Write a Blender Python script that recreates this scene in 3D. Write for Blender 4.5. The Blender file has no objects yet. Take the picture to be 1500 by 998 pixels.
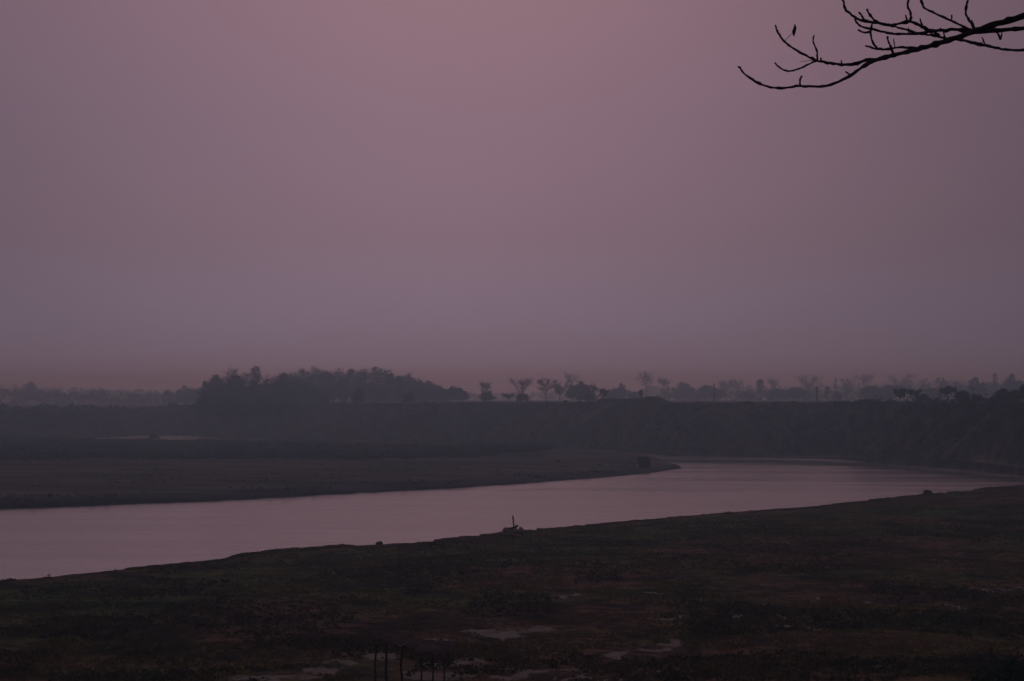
import bpy, math
import numpy as np
rng = np.random.default_rng(7)
S = bpy.context.scene
COL = S.collection
R = math.radians

# ------------------------------------------------------------------ camera
EYE = 14.0                       # metres above the river
F = 2917.0                       # focal length in pixels of the 1500 px wide photograph
HOR = 585.0                      # row of the horizon
cam = bpy.data.cameras.new('camera'); cam_o = bpy.data.objects.new('camera', cam); COL.objects.link(cam_o)
cam.lens = 70.0; cam.sensor_width = 36.0; cam.clip_start = 0.1; cam.clip_end = 12000
PITCH = math.atan((HOR - 499) / F)
cam_o.location = (0, 0, EYE); cam_o.rotation_euler = (math.pi / 2 + PITCH, 0, 0)
S.camera = cam_o
S.view_settings.view_transform = 'Standard'; S.view_settings.look = 'None'
S.view_settings.exposure = 0; S.view_settings.gamma = 1; S.view_settings.use_curve_mapping = False

# ------------------------------------------------------------------ world
SUN_EL, SUN_AZ = R(15), R(-1)    # hidden in haze just above the frame, straight ahead
W = bpy.data.worlds.new("World"); S.world = W; W.use_nodes = True
nt = W.node_tree; nt.nodes.clear()
def N(t, **k):
    n = nt.nodes.new(t)
    for a, b in k.items(): setattr(n, a, b)
    return n
out = N('ShaderNodeOutputWorld'); bg = N('ShaderNodeBackground'); nt.links.new(bg.outputs[0], out.inputs[0])
sky = N('ShaderNodeTexSky', sky_type='NISHITA', sun_disc=False)
sky.sun_elevation = SUN_EL; sky.sun_rotation = SUN_AZ; sky.dust_density = 6; sky.air_density = 1.5
tc = N('ShaderNodeTexCoord'); sep = N('ShaderNodeSeparateXYZ'); nt.links.new(tc.outputs['Generated'], sep.inputs[0])
ramp = N('ShaderNodeValToRGB'); nt.links.new(sep.outputs['Z'], ramp.inputs[0])
cr = ramp.color_ramp
stops = [(0.0, (.255, .255, .460)), (.03, (.200, .178, .278)), (.08, (.170, .138, .200)), (.14, (.168, .133, .200)),
         (.21, (.190, .138, .196)), (.34, (.21, .165, .205)), (.6, (.135, .115, .135)), (1.0, (.095, .085, .10))]
while len(cr.elements) < len(stops): cr.elements.new(.5)
for e, (p, c) in zip(cr.elements, stops): e.position = p; e.color = (*c, 1)
# slow lateral falloff of the dusk glow away from the sun's azimuth
nx = N('ShaderNodeMath', operation='ADD'); nt.links.new(sep.outputs['X'], nx.inputs[0]); nx.inputs[1].default_value = .055
ax = N('ShaderNodeMath', operation='ABSOLUTE'); nt.links.new(nx.outputs[0], ax.inputs[0])
mr = N('ShaderNodeMapRange', interpolation_type='SMOOTHSTEP'); nt.links.new(ax.outputs[0], mr.inputs[0])
mr.inputs[1].default_value = 0; mr.inputs[2].default_value = .42; mr.inputs[3].default_value = 1.0; mr.inputs[4].default_value = .52
# very soft cloudiness
no = N('ShaderNodeTexNoise'); no.inputs['Scale'].default_value = 5; no.inputs['Detail'].default_value = 3
nt.links.new(tc.outputs['Generated'], no.inputs['Vector'])
mr2 = N('ShaderNodeMapRange'); nt.links.new(no.outputs[0], mr2.inputs[0])
mr2.inputs[1].default_value = .3; mr2.inputs[2].default_value = .7; mr2.inputs[3].default_value = .97; mr2.inputs[4].default_value = 1.03
mm = N('ShaderNodeMath', operation='MULTIPLY'); nt.links.new(mr.outputs[0], mm.inputs[0]); nt.links.new(mr2.outputs[0], mm.inputs[1])
vm = N('ShaderNodeVectorMath', operation='SCALE'); nt.links.new(ramp.outputs[0], vm.inputs[0]); nt.links.new(mm.outputs[0], vm.inputs['Scale'])
vs = N('ShaderNodeVectorMath', operation='MULTIPLY'); nt.links.new(sky.outputs[0], vs.inputs[0]); vs.inputs[1].default_value = (.0011, .0006, .0007)
va = N('ShaderNodeVectorMath', operation='ADD'); nt.links.new(vm.outputs[0], va.inputs[0]); nt.links.new(vs.outputs[0], va.inputs[1])
nt.links.new(va.outputs[0], bg.inputs['Color']); bg.inputs['Strength'].default_value = 1.0

sl = bpy.data.lights.new('sun', 'SUN'); so = bpy.data.objects.new('sun', sl); COL.objects.link(so)
sl.energy = 0.012; sl.angle = R(40); sl.color = (1, .62, .55)
so.rotation_euler = (R(90) - SUN_EL, 0, R(180) - SUN_AZ)
so.rotation_euler = (-(R(90) - SUN_EL), 0, 0)   # light travels from ahead (+Y, up) towards the camera

S.cycles.use_denoising = True
try: S.cycles.denoiser = 'OPENIMAGEDENOISE'
except Exception: pass
S.cycles.max_bounces = 16; S.cycles.volume_bounces = 12; S.cycles.diffuse_bounces = 2; S.cycles.glossy_bounces = 2
S.cycles.transparent_max_bounces = 4; S.cycles.caustics_reflective = False

# ------------------------------------------------------------------ helpers
def gx(u, D): return (u - 750.0) / F * D                 # sideways metres at depth D
def vz(v, D): return EYE + (HOR - v) / F * D             # height seen at row v at depth D
def gd(v, z=0.0): return (EYE - z) * F / (v - HOR)       # depth where row v meets height z

def vnoise(x, y, seed=0):
    x = np.asarray(x, float); y = np.asarray(y, float)
    xi = np.floor(x).astype(np.int64); yi = np.floor(y).astype(np.int64)
    fx = x - xi; fy = y - yi; fx = fx * fx * (3 - 2 * fx); fy = fy * fy * (3 - 2 * fy)
    def h(a, b):
        n = (a * 374761393 + b * 668265263 + seed * 974634777) & 0xffffffff
        n = ((n ^ (n >> 13)) * 1274126177) & 0xffffffff
        return ((n ^ (n >> 16)) & 0xffff) / 65535.0
    a = h(xi, yi); b = h(xi + 1, yi); c = h(xi, yi + 1); d = h(xi + 1, yi + 1)
    return (a + (b - a) * fx) * (1 - fy) + (c + (d - c) * fx) * fy
def fbm(x, y, o=4, seed=0):
    s = 0; a = .5
    for i in range(o): s = s + a * vnoise(x * 2 ** i, y * 2 ** i, seed + i); a *= .5
    return s
def sstep(a, b, x): t = np.clip((x - a) / (b - a), 0, 1); return t * t * (3 - 2 * t)

def mesh_obj(name, V, Fa, mat=None, parent=None, smooth=False):
    m = bpy.data.meshes.new(name)
    V = np.asarray(V, np.float32)
    if isinstance(Fa, np.ndarray):
        n, k = Fa.shape
        m.vertices.add(len(V)); m.vertices.foreach_set('co', V.ravel())
        m.loops.add(n * k); m.loops.foreach_set('vertex_index', Fa.astype(np.int32).ravel())
        m.polygons.add(n); m.polygons.foreach_set('loop_start', np.arange(0, n * k, k, dtype=np.int32))
        m.update(calc_edges=True); m.validate()
    else:
        m.from_pydata([tuple(map(float, p)) for p in V], [], Fa); m.update()
    if smooth: m.polygons.foreach_set('use_smooth', np.ones(len(m.polygons), bool))
    if mat: m.materials.append(mat)
    o = bpy.data.objects.new(name, m); COL.objects.link(o)
    if parent: o.parent = parent
    return o
def grid_obj(name, X, Y, Z, mat, attrs=None, smooth=True):
    r, c = X.shape
    V = np.stack([X, Y, Z], -1).reshape(-1, 3)
    i = np.arange(r * c).reshape(r, c)
    Fa = np.stack([i[:-1, :-1], i[:-1, 1:], i[1:, 1:], i[1:, :-1]], -1).reshape(-1, 4)
    o = mesh_obj(name, V, Fa, mat, smooth=smooth)
    for k, a in (attrs or {}).items():
        at = o.data.attributes.new(k, 'FLOAT', 'POINT'); at.data.foreach_set('value', a.astype(np.float32).ravel())
    o['kind'] = 'structure'
    return o
def empty(name, loc, label=None, cat=None, group=None):
    o = bpy.data.objects.new(name, None); COL.objects.link(o); o.location = loc; o.empty_display_size = .2
    tag(o, label, cat, group); return o
def tag(o, label=None, cat=None, group=None, kind=None):
    if label: o['label'] = label
    if cat: o['category'] = cat
    if group: o['group'] = group
    if kind: o['kind'] = kind
    return o

class Mat:
    def __init__(s, name, rough=.9):
        s.m = bpy.data.materials.new(name); s.m.use_nodes = True; s.t = s.m.node_tree
        s.b = s.t.nodes['Principled BSDF']; s.b.inputs['Roughness'].default_value = rough
        s.b.inputs['Specular IOR Level'].default_value = .1
        s.tc = s.n('ShaderNodeTexCoord')
    def n(s, t, **k):
        n = s.t.nodes.new(t)
        for a, b in k.items(): setattr(n, a, b)
        return n
    def l(s, a, b): s.t.links.new(a, b)
    def noise(s, scale, detail=4, stretch=None, rough=.6):
        n = s.n('ShaderNodeTexNoise'); n.inputs['Scale'].default_value = scale; n.inputs['Detail'].default_value = detail
        n.inputs['Roughness'].default_value = rough
        if stretch:
            mp = s.n('ShaderNodeMapping'); mp.inputs['Scale'].default_value = stretch; mp.inputs['Rotation'].default_value = (.21, .17, .47)
            s.l(s.tc.outputs['Object'], mp.inputs[0]); s.l(mp.outputs[0], n.inputs['Vector'])
        else: s.l(s.tc.outputs['Object'], n.inputs['Vector'])
        return n.outputs[0]
    def ramp(s, fac, stops):
        r = s.n('ShaderNodeValToRGB'); s.l(fac, r.inputs[0]); e = r.color_ramp.elements
        while len(e) < len(stops): e.new(.5)
        for q, (p, c) in zip(e, stops): q.position = p; q.color = (*c, 1) if len(c) == 3 else c
        return r.outputs[0]
    def mix(s, fac, a, b, mode='MIX'):
        m = s.n('ShaderNodeMix', data_type='RGBA', blend_type=mode)
        for sock, v in ((m.inputs['Factor'], fac), (m.inputs[6], a), (m.inputs[7], b)):
            if isinstance(v, (int, float)): sock.default_value = v
            elif isinstance(v, tuple): sock.default_value = (*v, 1)
            else: s.l(v, sock)
        return m.outputs[2]
    def attr(s, name):
        a = s.n('ShaderNodeAttribute', attribute_name=name); return a.outputs['Fac']
    def math(s, op, a, b=0.0):
        m = s.n('ShaderNodeMath', operation=op)
        for sock, v in ((m.inputs[0], a), (m.inputs[1], b)):
            if isinstance(v, (int, float)): sock.default_value = v
            else: s.l(v, sock)
        return m.outputs[0]
    def bump(s, h, strength, dist):
        b = s.n('ShaderNodeBump'); b.inputs['Strength'].default_value = strength; b.inputs['Distance'].default_value = dist
        s.l(h, b.inputs['Height']); s.l(b.outputs[0], s.b.inputs['Normal'])
    def color(s, c):
        if isinstance(c, tuple): s.b.inputs['Base Color'].default_value = (*c, 1)
        else: s.l(c, s.b.inputs['Base Color'])

# near flood plain: dry grass, green patches, bare sand
M = Mat('flood_plain_ground')
base = M.ramp(M.noise(.035, 5), [(.36, (.080, .105, .034)), (.44, (.120, .098, .042)), (.52, (.170, .092, .060)), (.64, (.125, .076, .062))])
fine = M.ramp(M.noise(.9, 7, (1, .8, 1), .7), [(.34, (.15, .14, .16)), (.46, (.75, .75, .75)), (.56, (1.3, 1.25, 1.2)), (.70, (2.0, 1.85, 1.75))])
base = M.mix(M.attr('lush'), base, M.ramp(M.noise(.12, 5), [(.35, (.068, .105, .030)), (.65, (.115, .130, .042))]))
c = M.mix(1.0, base, fine, 'MULTIPLY')
tuft = M.ramp(M.noise(.20, 6, (1, .75, 1), .65), [(.40, (.22, .24, .26)), (.54, (1.1, 1.1, 1.1))])
c = M.mix(1.0, c, tuft, 'MULTIPLY')
sf = M.math('ADD', M.attr('sand'), M.math('MULTIPLY', M.math('SUBTRACT', M.noise(1.0, 8, (1, .6, 1), .72), .5), 2.4))
sf = M.ramp(sf, [(.42, (0, 0, 0)), (.74, (1, 1, 1))])
sandc = M.ramp(M.noise(1.5, 5), [(.3, (.30, .235, .215)), (.7, (.48, .39, .36))])
c = M.mix(sf, c, sandc)
M.color(c); M.bump(M.noise(1.3, 8), 1.0, .8)
MAT_NEAR = M.m

M = Mat('sandbar_ground')
c = M.mix(M.attr('veg'), M.ramp(M.noise(.02, 5, (.4, 1, 1)), [(.35, (.078, .072, .048)), (.5, (.115, .098, .074)), (.65, (.150, .124, .102))]),
          M.ramp(M.noise(.08, 5), [(.35, (.015, .015, .014)), (.6, (.036, .033, .027))]))
wet = M.attr('wet'); c = M.mix(wet, c, (.038, .030, .032))
st = M.ramp(M.noise(.10, 6, (.3, 1, 1), .65), [(.42, (.50, .52, .54)), (.58, (1.45, 1.35, 1.32))])
c = M.mix(1.0, c, st, 'MULTIPLY'); M.color(c); M.bump(M.noise(.6, 5), .6, .5)
MAT_BAR = M.m

M = Mat('far_bank_ground')
c = M.ramp(M.noise(.04, 6), [(.34, (.040, .050, .036)), (.5, (.070, .070, .056)), (.66, (.105, .082, .078))])
c = M.mix(1.0, c, M.ramp(M.noise(.35, 6), [(.38, (.30, .34, .34)), (.58, (1.35, 1.25, 1.2))]), 'MULTIPLY')
c = M.mix(M.attr('bare'), c, (.36, .27, .25))
M.color(c); M.bump(M.noise(.4, 6), 1.0, 1.5)
MAT_FAR = M.m

M = Mat('river_bed'); M.color(M.ramp(M.noise(.05), [(.3, (.05, .045, .04)), (.7, (.09, .08, .07))])); MAT_BED = M.m

# river water: silty, rippled, calmer along the far shore
M = Mat('river_water'); M.color((.42, .34, .36)); M.b.inputs['IOR'].default_value = 1.85
M.b.inputs['Specular IOR Level'].default_value = .5
rr = M.math('SUBTRACT', .19, M.math('MULTIPLY', M.attr('calm'), .13))
st = M.math('MULTIPLY', M.math('SUBTRACT', M.noise(.05, 6, (.18, 1, 1)), .5), .42)
M.l(M.math('ADD', rr, st), M.b.inputs['Roughness'])
wv = M.math('ADD', M.noise(1.1, 4, (.5, 1, 1)), M.math('MULTIPLY', M.noise(.16, 3, (.4, 1, 1)), 4.0))
M.bump(wv, .20, .12)
MAT_WATER = M.m

def leaf_mat(name, dark, light, scale=.5):
    M = Mat(name); M.color(M.ramp(M.noise(scale, 3), [(.35, dark), (.65, light)])); return M.m
LEAF = [leaf_mat('foliage_dark', (.020, .034, .018), (.05, .075, .035)),
        leaf_mat('foliage_olive', (.035, .045, .020), (.07, .080, .035)),
        leaf_mat('foliage_dull', (.040, .040, .028), (.075, .065, .045))]
MAT_SCRUB = leaf_mat('scrub_foliage', (.014, .018, .012), (.070, .060, .038), .12)
MAT_GRASS = leaf_mat('grass_blades', (.06, .078, .022), (.19, .12, .05), .12)
MAT_TUSSOCK = leaf_mat('tussock_leaves', (.030, .030, .018), (.10, .075, .045), .3)
def bark_mat(name, a, b):
    M = Mat(name, .85); M.color(M.ramp(M.noise(9, 5, (1, 1, .3)), [(.35, a), (.65, b)])); M.bump(M.noise(25, 5, (1, 1, .3)), .6, .02); return M.m
MAT_BARK = bark_mat('bark', (.045, .035, .03), (.10, .08, .07))
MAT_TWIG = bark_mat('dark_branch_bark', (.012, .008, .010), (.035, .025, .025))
MAT_WOOD = bark_mat('weathered_wood', (.025, .017, .015), (.06, .042, .036))
MAT_PALE = bark_mat('pale_stripped_wood', (.22, .17, .16), (.40, .32, .30))
M = Mat('roof_thatch'); M.color(M.ramp(M.noise(6, 5, (.3, 2, 1)), [(.3, (.050, .032, .034)), (.7, (.16, .105, .10))])); M.bump(M.noise(14, 5, (.3, 2, 1)), .9, .06); MAT_THATCH = M.m
M = Mat('rubble_stone'); M.color(M.ramp(M.noise(5, 4), [(.3, (.07, .05, .05)), (.7, (.34, .25, .24))])); M.bump(M.noise(12, 4), .6, .04); MAT_STONE = M.m
M = Mat('hut_wall'); M.color(M.ramp(M.noise(3, 4, (4, 4, .5)), [(.3, (.012, .009, .010)), (.7, (.03, .022, .022))])); MAT_HUT = M.m

# ------------------------------------------------------------------ setting
# base sheet (river bed) to the horizon
X, Y = np.meshgrid(np.linspace(-2500, 2500, 60), np.linspace(-180, 3040, 60))
grid_obj('river_bed_ground', X, Y, -3 + .4 * fbm(X / 60, Y / 60), MAT_BED)

# near bank: shoreline polyline (world), from photograph rows at z = 1
px = [(0, 851), (40, 847), (110, 840), (170, 834), (230, 828), (330, 819), (350, 812), (400, 806), (480, 800), (620, 794), (660, 789), (700, 784), (760, 779), (860, 769), (930, 762),
      (1000, 755), (1090, 749), (1180, 743), (1300, 730), (1400, 720), (1500, 710)]
pts = [(gx(u, gd(v, 1.0)), gd(v, 1.0)) for u, v in px]
pts = [(-420, 10), (-200, 60), (-110, 98), (-60, 128)] + pts + [(100, 322), (140, 342), (220, 372), (650, 480)]
NP = np.array([x / (y + 100) for x, y in pts]); NY = np.array([y for x, y in pts])
def near_shore(p): return np.interp(p, NP, NY)
pc = np.concatenate([np.linspace(-1.6, -.20, 40), np.linspace(-.195, .22, 760), np.linspace(.23, 1.0, 40)])
ys = near_shore(pc) + 1.2 * (fbm(pc * 160, pc * 0, 3, 5) - .5)
T = np.concatenate([np.linspace(0, 1, 620)])
rows = []
Yn = np.empty((len(T) + 3, len(pc)))
Yn[0] = ys + 2.2; Yn[1] = ys + .25; Yn[2] = ys
# geometric spacing from the shoreline towards the camera
y_end = -120.0
for j, t in enumerate(T[1:] if False else T):
    # log spacing of distance, shifted so it can run behind the camera
    a = np.log(ys + 126); b = math.log(y_end + 126)
    Yn[3 + j] = np.exp(a + (b - a) * (t * .45 + .55 * t ** 2.5)) - 126 - (.05 if j == 0 else 0)
Xn = pc[None, :] * (Yn + 100)
dist = ys[None, :] - Yn
SANDS = [(735, 925, 30, 9), (775, 919, 20, 6), (715, 932, 28, 5), (800, 985, 22, 7), (830, 978, 18, 5), (760, 990, 40, 3), (965, 944, 28, 5), (930, 950, 34, 4), (990, 939, 12, 4),
         (870, 958, 20, 3), (500, 970, 24, 6), (440, 980, 55, 4), (380, 988, 50, 4), (340, 994, 30, 3), (1180, 903, 9, 6), (1190, 877, 7, 4), (1470, 865, 22, 4), (1435, 862, 16, 2.5),
         (1495, 858, 14, 2.5), (835, 872, 20, 4), (940, 868, 18, 4), (980, 907, 30, 2.5), (1090, 903, 16, 3), (1140, 918, 16, 2), (620, 935, 40, 4), (880, 962, 14, 2), (700, 972, 30, 4),
         (950, 985, 20, 3), (1350, 845, 18, 1.0), (1280, 880, 16, 1.6), (1390, 888, 12, 1.6), (20, 909, 30, 1.2), (560, 960, 24, 5), (640, 985, 30, 5), (880, 990, 40, 2)]
zn = 1.0 + .9 * sstep(0, 60, dist) + .35 * (fbm(Xn / 9, Yn / 9, 4, 3) - .5) * sstep(0, 8, dist) + .18 * (fbm(Xn / 1.3, Yn / 1.3, 3, 9) - .5)
high = 1 - sstep(9, 30, Yn + 3 * (fbm(Xn / 14, Yn / 14, 2, 4) - .5))
zn = zn * (1 - high) + (12.4 + .15 * (fbm(Xn / 3, Yn / 3, 3, 8) - .5)) * high
zn[0] = -2.6; zn[1] = -.3
sand = np.zeros_like(Xn)
Xw_ = Xn + 7.0 * (fbm(Xn / 2.2, Yn / 3.5, 4, 15) - .5); Yw_ = Yn + 6.0 * (fbm(Xn / 1.6, Yn / 3.0, 4, 16) - .5)
for (u, v, w, h) in SANDS:
    D = gd(v, 1.9); cx = gx(u, D); rx = w / F * D; ry = max(.35, gd(v - h, 1.9) - D)
    sand = np.maximum(sand, 1.3 * np.exp(-((Xw_ - cx) / rx) ** 2 - ((Yw_ - D) / ry) ** 2))
lush = sstep(2, 12, dist) * (1 - sstep(38, 62, dist + 30 * (fbm(Xn / 18, Yn / 18, 4, 51) - .5))) * (1 - sstep(15, 55, Xn)) * .85
near = grid_obj('near_river_bank', Xn, Yn, zn, MAT_NEAR, {'sand': sand, 'lush': lush})
def near_z(x, y):
    ysx = near_shore(x / (y + 100)); d = ysx - y
    z = 1.0 + .9 * sstep(0, 60, d) + .35 * (fbm(np.asarray(x) / 9, np.asarray(y) / 9, 4, 3) - .5) * sstep(0, 8, d) + .18 * (fbm(np.asarray(x) / 1.3, np.asarray(y) / 1.3, 3, 9) - .5)
    h = 1 - sstep(9, 30, y + 3 * (fbm(np.asarray(x) / 14, np.asarray(y) / 14, 2, 4) - .5))
    return z * (1 - h) + 12.4 * h

# far bank: waterline polyline (u, row at z = 0)
fb = [(-900, 628), (-300, 640), (0, 641.5), (150, 640.6), (205, 638.2), (290, 638.4), (325, 641.3), (450, 643.3), (600, 647), (760, 653), (815, 655.5), (870, 658), (940, 664), (990, 668), (1080, 669.5), (1130, 669.5), (1160, 667.6), (1200, 667), (1238, 668), (1262, 676), (1300, 679.8),
      (1370, 684.5), (1420, 687), (1470, 693), (1500, 697), (1600, 700), (1800, 690), (2400, 670)]
FU = np.array([u for u, v in fb]); FD = np.array([gd(v) for u, v in fb])
def far_shore(u): return np.interp(u, FU, FD)
def plain_z(u): return np.interp(u, [-900, 250, 480, 700, 1100, 1500, 2400], [9.5, 9.6, 12.1, 12.75, 13.0, 13.15, 13.1])
uc = np.linspace(-850, 2350, 900)
sd = far_shore(uc)
wid = np.interp(uc, [-900, 400, 700, 1500], [60, 45, 34, 26])
offs = np.concatenate([[-4, -.3], np.linspace(0, 1, 70), 1 + np.geomspace(.03, 90, 70)])
Yf = np.empty((len(offs), len(uc)))
for j, o_ in enumerate(offs):
    Yf[j] = sd + (o_ if o_ < 0 else np.minimum(o_ * wid, 3020 - sd))
Uf = np.repeat(uc[None, :], len(offs), 0); Xf = (Uf - 750) / F * Yf
tt = (Yf - sd[None, :]) / wid[None, :]
pz = plain_z(uc)[None, :]
prof = np.interp(tt, [0, .05, .22, .5, .85, 1.0, 1.08], [0.15, .35 / 12, .12, .48, .90, .99, 1.0]) ; prof[tt <= 0] = 0
bumpy = (fbm(Xf / 14, Yf / 10, 5, 21) - .5) * 5.5 * sstep(.05, .35, tt) * (1 - sstep(.85, 1.02, tt)) + (fbm(Xf / 5, Yf / 5, 3, 23) - .5) * 1.0 * sstep(.1, .3, tt) * (1 - sstep(.9, 1.05, tt))
zf = prof * pz + bumpy + .25 * (fbm(Xf / 8, Yf / 8, 3, 29) - .5) * sstep(0, .1, tt)
zf = np.minimum(zf, pz + .2)
# low earth mound on the bank edge
def mound_h(u, t): return (np.interp(u, [866, 880, 925, 938, 948, 965, 985], [0, 1.45, 1.3, 1.35, 1.95, 1.8, 0])) * sstep(.95, 1.15, t) * (1 - sstep(1.35, 1.7, t))
zf = zf + mound_h(Uf, tt)
zf[0] = -2.5; zf[1] = -.25
bare = np.zeros_like(Xf)
def path_line(a, b, w):      # a worn footpath climbing the slope, in (u, t) of the bank
    global bare
    L = np.clip(((Uf - a[0]) * (b[0] - a[0])) / ((b[0] - a[0]) ** 2), 0, 1)
    t0 = a[1] + (b[1] - a[1]) * L
    inside = (Uf > min(a[0], b[0])) & (Uf < max(a[0], b[0]))
    bare = np.maximum(bare, inside * np.exp(-((tt - t0) / w) ** 2) * .5)
path_line((853, .56), (896, .90), .035)
path_line((480, .35), (545, .75), .03)
path_line((1385, .30), (1455, .80), .022)
# sandy foot of the bank at the far right
bare = np.maximum(bare, .55 * sstep(.50, .60, fbm(Xf / 7, Yf / 2.5, 4, 33)) * sstep(.1, .3, tt) * (1 - sstep(.8, .95, tt)) * .3)
bare = np.maximum(bare, 1.0 * sstep(1405, 1440, Uf) * (1 - sstep(1560, 1640, Uf)) * np.exp(-((tt - .16) / .08) ** 2) * (.7 + fbm(Xf / 4, Yf / 4, 3, 31)))
grid_obj('far_river_bank', Xf, Yf, zf, MAT_FAR, {'bare': bare})
def far_z(u, t):   # sample the slope
    return np.interp(t, [0, .05, .22, .5, .85, 1.0, 1.08], [0.15, .35 / 12, .12, .48, .90, .99, 1.0]) * plain_z(u)

# sandbar (low grassy spit)
ff = [(-900, 765), (-300, 754), (0, 747), (80, 744.5), (150, 741), (300, 736), (450, 727), (600, 719), (750, 710), (900, 698), (950, 693.5), (985, 688), (1000, 686)]
bb = [(-900, 640), (-300, 643), (0, 645), (150, 648), (300, 650), (600, 655), (760, 660), (815, 662), (870, 663.5), (900, 666), (930, 671), (960, 677), (985, 683), (1000, 685.8)]
us = np.concatenate([np.linspace(-850, 0, 60), np.linspace(3, 1000, 420)])
df = gd(np.interp(us, *zip(*ff))); db = gd(np.interp(us, *zip(*bb)))
df = df + 3.0 * (fbm(us / 22, us * 0, 4, 41) - .5) * np.interp(us, [900, 990], [1, .1])
tr = np.linspace(0, 1, 160)
Ys = df[None, :] + (db - df)[None, :] * tr[:, None]
Us = np.repeat(us[None, :], len(tr), 0); Xs = (Us - 750) / F * Ys
df_, db_ = (Ys - df[None, :]), (db[None, :] - Ys)
zs = .12 + .55 * sstep(0, 6, df_) * sstep(0, 5, db_) + .75 * sstep(12, 60, df_) * sstep(0, 16, db_) + .3 * (fbm(Xs / 12, Ys / 12, 4, 43) - .5) * sstep(0, 8, df_) * sstep(0, 8, db_)
zs[0] = -1.6; zs[-1] = -1.6; zs[:, -1] = -.6
veg = sstep(.0, .06, (Ys - gd(674, 1.3)) / 400 + .06 * (fbm(Xs / 30, Ys / 30, 3, 45) - .5)) * (1 - sstep(785, 815, Us))
wet = 1 - sstep(8, 26, df_ + 10 * (fbm(Xs / 25, Ys / 25, 3, 47) - .5)); wet = wet * .9
grid_obj('sandbar_ground', Xs, Ys, zs, MAT_BAR, {'veg': veg, 'wet': wet})

# thin low mud bank in front of the far shore (the second bright line of water lies behind it)
def mud_strip(name, line, w, h):
    u_ = np.linspace(line[0][0], line[-1][0], 120); v_ = np.interp(u_, *zip(*line)); D = gd(v_)
    tps = np.sin(np.linspace(0, math.pi, 120)) ** .5
    a = np.linspace(-1, 1, 9)
    Yq = D[None, :] + a[:, None] * w * tps[None, :]
    Zq = h * (1 - a[:, None] ** 2) * tps[None, :] - .05
    Xq = (u_[None, :] - 750) / F * Yq
    return grid_obj(name, Xq, Yq, Zq, MAT_BAR, {'veg': Xq * 0 + .5, 'wet': Xq * 0 + .8})
mud_strip('mud_flat_ground', [(1120, 670.4), (1190, 670.6), (1240, 672.2), (1285, 678)], 4.5, .3)

# water
uw = np.linspace(-1400, 2900, 420); Yw = np.geomspace(20, 1100, 420)
Yw = np.unique(np.concatenate([[-150], Yw, np.linspace(300, 620, 320), [3020]]))
Yw = Yw[np.concatenate([[True], np.diff(Yw) > .45])]
Uw, Yg = np.meshgrid(uw, Yw); Xw = (Uw - 750) / F * (Yg + 60)
Uq = Xw / np.maximum(Yg, 1) * F + 750; Vq = HOR + EYE * F / np.maximum(Yg, 1)
line = np.interp(Uq, [880, 990, 1100, 1200, 1280, 1340, 1400, 1460, 1520], [668, 671.2, 671.6, 673.8, 678.6, 684, 690, 696, 702])
calm = np.where(Vq < line - 1.6, 1.0, 0.0) * .55 - 1.6 * np.exp(-((Vq - line) / 1.2) ** 2)
calm = np.maximum(calm, .95 * np.exp(-((Vq - line - 4.2) / 2.6) ** 2) * (Vq > line + 1.0))
calm *= sstep(700, 860, Uq)
calm = np.maximum(calm, .8 * (Uq < 900) * (Vq < 668))
calm = np.where((Uq < 900) & (Vq < 668), .15, calm)
water = grid_obj('river_water', Xw, Yg, Xw * 0, MAT_WATER, {'calm': calm})

# ------------------------------------------------------------------ foliage makers
def leaf_quads(cen, rad, n, size, squash=.8, inner=.35):
    """n leaf-clump quads scattered through each ellipsoidal clump"""
    cen = np.repeat(cen, n, 0); rad = np.repeat(rad, n)
    k = len(cen)
    d = rng.normal(size=(k, 3)); d /= np.linalg.norm(d, axis=1)[:, None]
    r = rad * (inner + (1.12 - inner) * rng.random(k) ** .6)
    P = cen + d * r[:, None] * np.array([1, 1, squash])
    a = rng.normal(size=(k, 3)); a /= np.linalg.norm(a, axis=1)[:, None]
    b = np.cross(a, rng.normal(size=(k, 3))); b /= np.linalg.norm(b, axis=1)[:, None]
    s = (size * (.55 + .9 * rng.random(k)))[:, None] * .5
    V = np.stack([P - a * s, P - b * s * .6, P + a * s, P + b * s * .6], 1).reshape(-1, 3)
    return V, np.arange(k * 4).reshape(-1, 4)
def tube(pts, rads, sides=5):
    pts = np.asarray(pts, float); V = []; Fc = []
    for i, p in enumerate(pts):
        t = pts[min(i + 1, len(pts) - 1)] - pts[max(i - 1, 0)]; t = t / (np.linalg.norm(t) + 1e-9)
        a = np.cross(t, (0, 1, 0) if abs(t[1]) < .9 else (1, 0, 0)); a /= np.linalg.norm(a); b = np.cross(t, a)
        for s in range(sides):
            q = 2 * math.pi * s / sides; V.append(p + (a * math.cos(q) + b * math.sin(q)) * rads[i])
    for i in range(len(pts) - 1):
        for s in range(sides):
            Fc.append((i * sides + s, i * sides + (s + 1) % sides, (i + 1) * sides + (s + 1) % sides, (i + 1) * sides + s))
    Fc.append(tuple(range(sides))[::-1]); Fc.append(tuple((len(pts) - 1) * sides + s for s in range(sides)))
    return V, Fc
class MB:
    def __init__(s): s.V = []; s.F = []
    def add(s, V, Fc):
        o = len(s.V); s.V += [tuple(map(float, v)) for v in V]; s.F += [tuple(i + o for i in f) for f in Fc]
    def tube(s, *a, **k): s.add(*tube(*a, **k))
    def build(s, name, mat, parent=None, smooth=False): return mesh_obj(name, s.V, s.F, mat, parent, smooth)

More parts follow.
